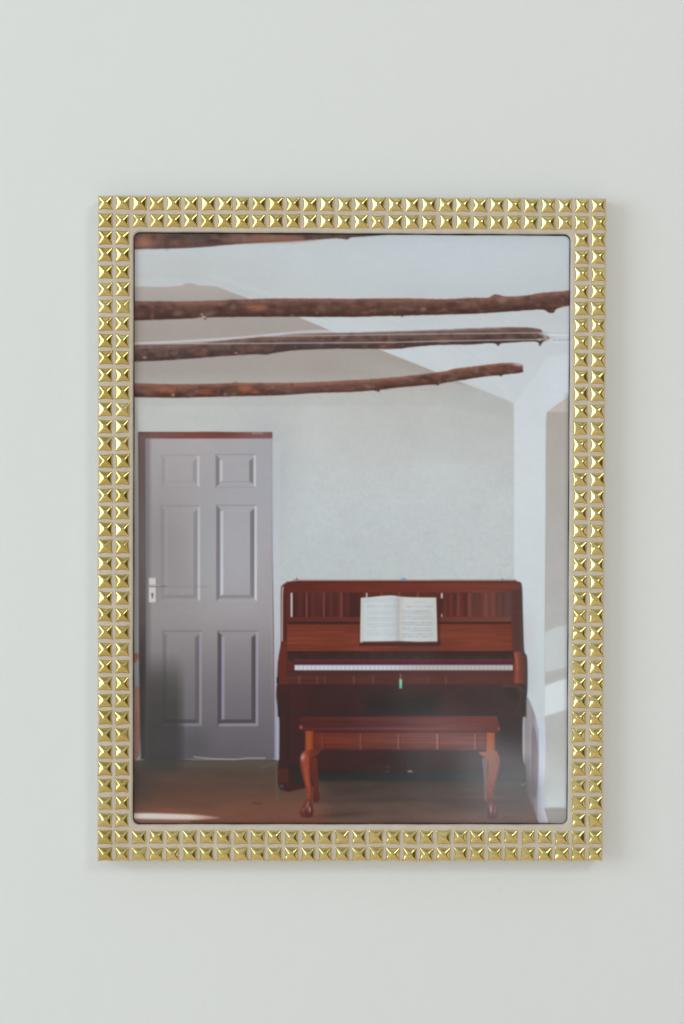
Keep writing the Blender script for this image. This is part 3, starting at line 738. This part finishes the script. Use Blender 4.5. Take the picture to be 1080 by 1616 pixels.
# front legs
def leg_left():
    rect(481.2, 1153.5, 494.5, 1186, grad([(481, (140, 64, 38)), (487, (160, 78, 44)), (494.5, (128, 58, 38))], 'x'), .8, pid=ID_L[0])
    poly(curve([(482, 1183), (476, 1190), (473.4, 1199), (474, 1212), (478, 1228), (481.5, 1242), (484, 1258), (482, 1266), (477, 1273), (473.4, 1281), (474.5, 1288), (483, 1291), (491, 1290), (494, 1285), (493.6, 1274), (492, 1262), (492.4, 1246), (489, 1226), (488, 1208), (490, 1196), (500, 1192), (506, 1184), (494, 1183)]),
         grad([(474, (134, 58, 44)), (484, (150, 66, 46)), (492, (108, 46, 38)), (505, (98, 46, 40))], 'x'), .9, pid=ID_L[0])
    poly(curve([(483, 1262), (477, 1273), (473.8, 1282), (475, 1288), (484, 1291), (493, 1288), (493, 1274), (490, 1262)]), (92, 44, 42), 1.6, .75)
    blob(477.5, 1195, 3.2, 5.5, (190, 150, 146), .85, 10); blob(485, 1271, 2.0, 6, (160, 112, 108), .7, 10); blob(488.6, 1278, 1.4, 4, (190, 160, 158), .8); blob(478.5, 1278, 1.5, 5, (150, 104, 102), .6, 20)
    blob(484, 1225, 2.6, 24, (164, 74, 50), .6, -6)
    line([(483, 1280), (484, 1290)], 1.2, (58, 28, 28), .6); line([(490.5, 1272), (491, 1290)], 1.1, (58, 28, 28), .5)
def leg_right():
    rect(767.5, 1156, 781.5, 1188, grad([(767, (150, 80, 52)), (774, (160, 88, 56)), (781.5, (132, 74, 54))], 'x'), .8, pid=ID_L[1])
    poly(curve([(768, 1186), (781.5, 1184), (786.5, 1191), (789, 1203), (786.5, 1219), (782, 1237), (778.5, 1254), (778.5, 1266), (783, 1274), (786, 1284), (784.5, 1291), (777, 1294), (770, 1292), (769, 1282), (770, 1270), (767.5, 1254), (766, 1242), (769, 1224), (771, 1206), (768, 1198), (760, 1192), (756, 1187)]),
         grad([(1184, (142, 86, 70)), (1210, (134, 80, 68)), (1250, (122, 70, 64)), (1270, (110, 68, 66)), (1294, (84, 54, 54))], 'y'), .9, pid=ID_L[1])
    blob(785, 1200, 3, 10, (120, 70, 60), .6); blob(775, 1278, 1.6, 7, (186, 160, 164), .8); blob(781, 1280, 1.3, 6, (150, 118, 120), .6)
    line([(778, 1276), (779, 1292)], 1.0, (60, 38, 38), .6); line([(772, 1280), (772.5, 1291)], 1.0, (60, 38, 38), .6)
    line(curve([(769, 1190), (763, 1189), (757, 1188)]), 3, (150, 100, 84), .5)
leg_left(); leg_right()
# carving and grain on the legs, scrolls of the case
for (x, y, l, a_) in ((478, 1205, 14, .35), (481, 1220, 16, .3), (486, 1235, 20, .3), (774, 1210, 16, .3), (778, 1228, 18, .3), (774, 1245, 12, .25)):
    line(curve([(x, y), (x + 2, y + l * .5), (x + 3, y + l)]), 1.2, (176, 104, 84), a_)
line(curve([(475, 1200), (476, 1214), (481, 1232), (485, 1252)]), 1.3, (78, 34, 30), .45)
line(curve([(787.5, 1204), (785, 1220), (780, 1238), (777.5, 1254)]), 1.4, (86, 48, 42), .5)
line(curve([(484, 1186), (487, 1192), (490, 1200), (490, 1212)]), 1.3, (78, 34, 30), .4)
line([(480.6, 1154), (480.8, 1184)], 1.0, (80, 36, 26), .5); line([(494.8, 1156), (494.8, 1184)], 1.2, (64, 30, 26), .6)
line([(767.2, 1157), (767.2, 1186)], 1.2, (70, 36, 30), .6); line([(782, 1157), (782, 1186)], 1.1, (66, 40, 34), .5)
for k_ in range(5): line([(475 + k_ * 4, 1283 - abs(k_ - 2)), (474.6 + k_ * 4, 1290)], 1.0, (54, 26, 26), .5)
for k_ in range(4): line([(771 + k_ * 4, 1284), (770.6 + k_ * 4, 1293)], 1.0, (52, 32, 34), .5)
line(curve([(446, 1086), (452, 1092), (454, 1108), (450, 1124), (446, 1134)]), 1.6, (92, 48, 42), .5)
line(curve([(818, 1086), (822, 1098), (820, 1114), (815, 1126)]), 1.6, (92, 66, 58), .45)
poly(curve([(604, 1186), (660, 1184), (658, 1200), (640, 1214), (618, 1214), (606, 1200)]), (44, 38, 37), 6, .35)
blob(540, 1287, 46, 4, (62, 42, 38), .45, -4); blob(800, 1291, 18, 3, (74, 60, 58), .5)
line([(500, 1265), (640, 1262), (820, 1266)], 5, (60, 50, 48), .35, 4)
blob(735, 1290, 90, 6, (120, 98, 94), .3)
# --- patch of sun on the floor, bottom left
poly(curve([(204, 1284), (240, 1284), (300, 1286), (330, 1288.5), (347, 1291.5), (325, 1293.5), (290, 1294.5), (204, 1293)], 6), grad([(204, (206, 200, 190)), (300, (204, 190, 176)), (347, (160, 110, 92))], 'x'), 1.9)
poly([(204, 1294), (300, 1295), (300, 1300), (204, 1302)], (150, 108, 98), 4, .7)
rect(204, 1299, 870, 1310, (70, 40, 36), 2.5, .55)
# --- fine paper grain and a slight softness of the print
def blur(A, n=1):
    for _ in range(n):
        A[1:-1] = (A[:-2] + 2 * A[1:-1] + A[2:]) / 4
        A[:, 1:-1] = (A[:, :-2] + 2 * A[:, 1:-1] + A[:, 2:]) / 4
    return A
C = blur(C, 4)
def amend(k, fn):
    m = np.isin(ID, k if isinstance(k, (list, tuple)) else [k]).astype(np.float32)
    m = blur(m[..., None].copy(), 3)
    C[:] = C * (1 - m) + np.clip(fn(X, Y), 0, 255) * m
yy = np.clip((Y - 690) / 508, 0, 1)
amend([ID_DOOR + q for q in range(7)], lambda X, Y: C * (1 + np.interp(yy, [0, .3, .55, .8, 1], [-.05, 0, .05, -.05, -.09]))[..., None] * np.array([1.005, 1.0, 1.005]))
amend(ID_NICHE, lambda X, Y: C * 1.05)
amend(ID_RW, lambda X, Y: C * np.array([1.015, 1.015, 1.02]))
amend(0, lambda X, Y: C * (1 + .03 * np.clip((X - 560) / 200, 0, 1) * np.clip((Y - 760) / 120, 0, 1))[..., None])
gm = ((ID == 0) & (Y < 616)).astype(np.float32)[..., None]
C[:] = C * (1 - gm) + C * gm * np.array([1.0, .985, .985])
lum = C.mean(-1, keepdims=True)
C = lum + (C - lum) * (1 - .16 * np.clip((130 - lum) / 80, 0, 1))
C = C + 4 * (1 - C / 255) ** 2
C = C * (1 + .008 * N_fine + .006 * N_mid)[..., None]
C = np.clip(C, 8, 250)
# ---- carry the picture on a fine grid of paper, one mesh for every pictured thing
LR = 0.020          # what the glossy paper itself mirrors (linear)
EI = 0.785           # light falling on the paper / pi
def ink(c):
    c = c / 255.0
    lin = np.where(c <= .04045, c / 12.92, ((c + .055) / 1.055) ** 2.4)
    return np.clip((lin - LR) / EI * np.array([1.0, 1.0, 1.035]), .004, .9)
PX, PZ, PY = 0.1088, 0.1471, -D + 0.0026
corner = np.array([[207.55, 362.99], [904.17, 366.72], [899.31, 1304.01], [206.50, 1304.08]])
NX, NZ = 700, 945
u = np.linspace(0, 1, NX + 1)[None, :, None]; v = np.linspace(0, 1, NZ + 1)[:, None, None]
P = (corner[0] * (1 - u) + corner[1] * u) * (1 - v) + (corner[3] * (1 - u) + corner[2] * u) * v
fx = np.clip((P[..., 0] - X0) * SS - .5, 0, PW - 1.001); fy = np.clip((P[..., 1] - Y0) * SS - .5, 0, PH - 1.001)
ix, iy = fx.astype(int), fy.astype(int); tx, ty = (fx - ix)[..., None], (fy - iy)[..., None]
VC = (C[iy, ix] * (1 - tx) + C[iy, ix + 1] * tx) * (1 - ty) + (C[iy + 1, ix] * (1 - tx) + C[iy + 1, ix + 1] * tx) * ty
VC = ink(VC).reshape(-1, 3)
VX = np.broadcast_to((-PX + 2 * PX * u)[..., 0], (NZ + 1, NX + 1)).ravel()
VZ = np.broadcast_to((PZ - 2 * PZ * v)[..., 0], (NZ + 1, NX + 1)).ravel()
FI = ID[np.clip(iy[:-1, :-1] + 1, 0, PH - 1), np.clip(ix[:-1, :-1] + 1, 0, PW - 1)].ravel()
q = (np.arange(NZ)[:, None] * (NX + 1) + np.arange(NX)[None, :]).ravel()
Q = np.stack([q, q + NX + 1, q + NX + 2, q + 1], 1)

photo = empty('photograph', (0, 0, 0))
tag(photo, 'glossy photograph of a piano with bench, grey door and roof poles, inside the studded frame', 'photograph')

def cut(name, k, parent):
    F = Q[FI == k]
    if not len(F): return None
    used, inv = np.unique(F, return_inverse=True)
    inv = inv.reshape(F.shape)
    me = bpy.data.meshes.new(name)
    co = np.stack([VX[used], np.full(len(used), PY), VZ[used]], 1).astype(np.float32)
    me.vertices.add(len(used)); me.vertices.foreach_set('co', co.ravel())
    me.loops.add(F.size); me.loops.foreach_set('vertex_index', inv.ravel().astype(np.int32))
    me.polygons.add(len(F)); me.polygons.foreach_set('loop_start', np.arange(0, F.size, 4, dtype=np.int32))
    me.update(calc_edges=True)
    at = me.attributes.new('ink', 'FLOAT_COLOR', 'POINT')
    at.data.foreach_set('color', np.concatenate([VC[used], np.ones((len(used), 1))], 1).astype(np.float32).ravel())
    me.materials.append(m_print)
    o = bpy.data.objects.new(name, me); col.objects.link(o); o.parent = parent
    return o
cut_by = {}
parents = {ID_H: ID_DOOR, ID_K: ID_P, ID_PED: ID_P, ID_T: ID_P, ID_S: ID_P}
for k in range(ID_DOOR + 1, ID_DOOR + 7): parents[k] = ID_DOOR
for k in ID_L: parents[k] = ID_BN
names = list(ids); names[0] = 'printed_wall'
order = [k for k in range(len(ids)) if k not in parents] + list(parents)
for k in order:
    cut_by[k] = cut(names[k], k, cut_by[parents[k]] if k in parents else photo)
LB = {ID_B[0]: 'topmost roof pole, cut by the upper edge of the picture', ID_B[1]: 'thick roof pole with knots running the full width',
      ID_B[2]: 'roof pole crossed by two thin pale cables', ID_B[3]: 'lowest and shortest roof pole'}
for k, l in LB.items():
    if cut_by[k]: cut_by[k]['label'] = l
plate('paper_back', 2 * PX, 2 * PZ, PY + 0.0004, PY + 0.00006, m_board, photo)

# ------------------------------------------------------------------ light
world = bpy.data.worlds.new('World'); scene.world = world; world.use_nodes = True
nt = world.node_tree; nt.nodes.clear()
out = nt.nodes.new('ShaderNodeOutputWorld'); bg = nt.nodes.new('ShaderNodeBackground')
nt.links.new(bg.outputs[0], out.inputs[0])
tc = nt.nodes.new('ShaderNodeTexCoord')
sep = nt.nodes.new('ShaderNodeSeparateXYZ'); nt.links.new(tc.outputs['Generated'], sep.inputs[0])
mr = nt.nodes.new('ShaderNodeMapRange'); mr.inputs['From Min'].default_value = -1; mr.inputs['From Max'].default_value = 1
nt.links.new(sep.outputs['Z'], mr.inputs['Value'])
room = ramp(nt, mr.outputs['Result'], [(0.10, (0.58, 0.52, 0.45)), (0.36, (0.68, 0.62, 0.55)), (0.46, (0.52, 0.52, 0.50)), (0.58, (0.50, 0.53, 0.54)), (0.80, (0.60, 0.65, 0.68))])
cur = room.outputs['Color']
def lobe(direction, rx, ry, rot, colour, strength=1.0, soft=0.0):
    """soft elliptical patch of tone added to the world in one direction"""
    global cur
    d = Vector(direction).normalized()
    z = d; x = Vector((0, 0, 1)).cross(z).normalized(); y = z.cross(x)
    c, s = math.cos(R(rot)), math.sin(R(rot))
    xr = x * c + y * s; yr = -x * s + y * c
    def dot(v_):
        n_ = nt.nodes.new('ShaderNodeVectorMath'); n_.operation = 'DOT_PRODUCT'
        nt.links.new(tc.outputs['Generated'], n_.inputs[0]); n_.inputs[1].default_value = v_; return n_.outputs['Value']
    def m_(op, a, b_=None):
        n_ = nt.nodes.new('ShaderNodeMath'); n_.operation = op
        for i_, q_ in enumerate((a, b_)):
            if q_ is None: continue
            if isinstance(q_, (int, float)): n_.inputs[i_].default_value = q_
            else: nt.links.new(q_, n_.inputs[i_])
        return n_.outputs[0]
    a = m_('POWER', m_('ABSOLUTE', m_('DIVIDE', dot(xr), rx)), 2.0); b_ = m_('POWER', m_('ABSOLUTE', m_('DIVIDE', dot(yr), ry)), 2.0)
    front = m_('GREATER_THAN', dot(z), 0.0)
    r_ = m_('POWER', m_('ADD', a, b_), 0.5)
    n_ = nt.nodes.new('ShaderNodeMapRange'); n_.interpolation_type = 'SMOOTHSTEP'
    n_.inputs['From Min'].default_value = 1.0; n_.inputs['From Max'].default_value = soft
    nt.links.new(r_, n_.inputs['Value'])
    fac = m_('MULTIPLY', n_.outputs['Result'], front)
    fac = m_('MULTIPLY', fac, strength)
    mx = nt.nodes.new('ShaderNodeMix'); mx.data_type = 'RGBA'
    nt.links.new(fac, mx.inputs['Factor']); nt.links.new(cur, mx.inputs['A']); mx.inputs['B'].default_value = (*colour, 1)
    cur = mx.outputs['Result']
lobe((1, -.25, .1), 1.0, 1.0, 0, (.70, .64, .50), .8)
lobe((-1, -.25, -.2), 1.0, 1.0, 0, (.52, .60, .63), .7)
# darker middle of the room, the viewer, and tones added for stud contrast
lobe((0.15, -1, 0.0), .60, .55, 0, (.42, .42, .41), .8, .3)
lobe((0.0, -.62, .80), .55, .26, 0, (.27, .26, .21), .85, .5)
lobe((0.86, -.52, .02), .26, .55, 0, (.05, .045, .02), .92, .5)
lobe((0.62, -.80, -.16), .055, .40, 8, (.05, .05, .02), .9, .5)
lobe((0.10, -.88, -.48), .055, .26, 0, (.04, .05, .02), .95, .4)
lobe((-0.12, -.80, -.62), .50, .22, 10, (.95, .82, .66), .55)
# pale soft gleams added to the unseen room, mirrored by the glossy print
lobe((.118, -1, -.155), .105, .080, 0, (1.0, 1.03, 1.03), .7)
lobe((.104, -1, -.161), .064, .027, -24, (3.9, 4.0, 4.2), .8)
lobe((.050, -1, -.110), .014, .055, 4, (1.5, 1.55, 1.6), .5)
lobe((.004, -1, .024), .026, .06, 6, (1.9, 2.0, 2.0), .5)
lobe((.074, -1, .004), .060, .026, 10, (1.7, 1.8, 1.8), .4)
nt.links.new(cur, bg.inputs['Color']); bg.inputs['Strength'].default_value = 1.13

def area(name, loc, w, h, power, colour, target=(0, 0, 0)):
    l = bpy.data.lights.new(name, 'AREA'); l.shape = 'RECTANGLE'; l.size = w; l.size_y = h
    l.energy = power; l.color = colour
    o = bpy.data.objects.new(name, l); col.objects.link(o)
    o.location = loc
    o.rotation_euler = (Vector(target) - Vector(loc)).to_track_quat('-Z', 'Y').to_euler()
    return o
area('window_light', (-1.60, -1.12, .26), 1.0, 1.15, 13.3, (.82, .95, 1.0))
area('small_window_light', (.98, -1.70, .98), .46, .46, 4.9, (1.0, .98, .88))

# ------------------------------------------------------------------ camera
cd = bpy.data.cameras.new('camera'); cam = bpy.data.objects.new('camera', cd); col.objects.link(cam)
cam.location = (-0.01983, -0.911, 0.02391)
cam.rotation_euler = (R(90 - 0.96784), R(-0.17554), R(-0.95583))
cd.sensor_fit = 'VERTICAL'; cd.sensor_height = 36; cd.sensor_width = 24.06; cd.lens = 64.158
cd.clip_start = 0.05; cd.clip_end = 50
scene.camera = cam
cd.dof.use_dof = True; cd.dof.focus_distance = 0.905; cd.dof.aperture_fstop = 2.8
scene.view_settings.view_transform = 'Standard'; scene.view_settings.look = 'None'
scene.view_settings.exposure = 0; scene.view_settings.gamma = 1
scene.cycles.use_denoising = True
scene.cycles.sample_clamp_indirect = 4
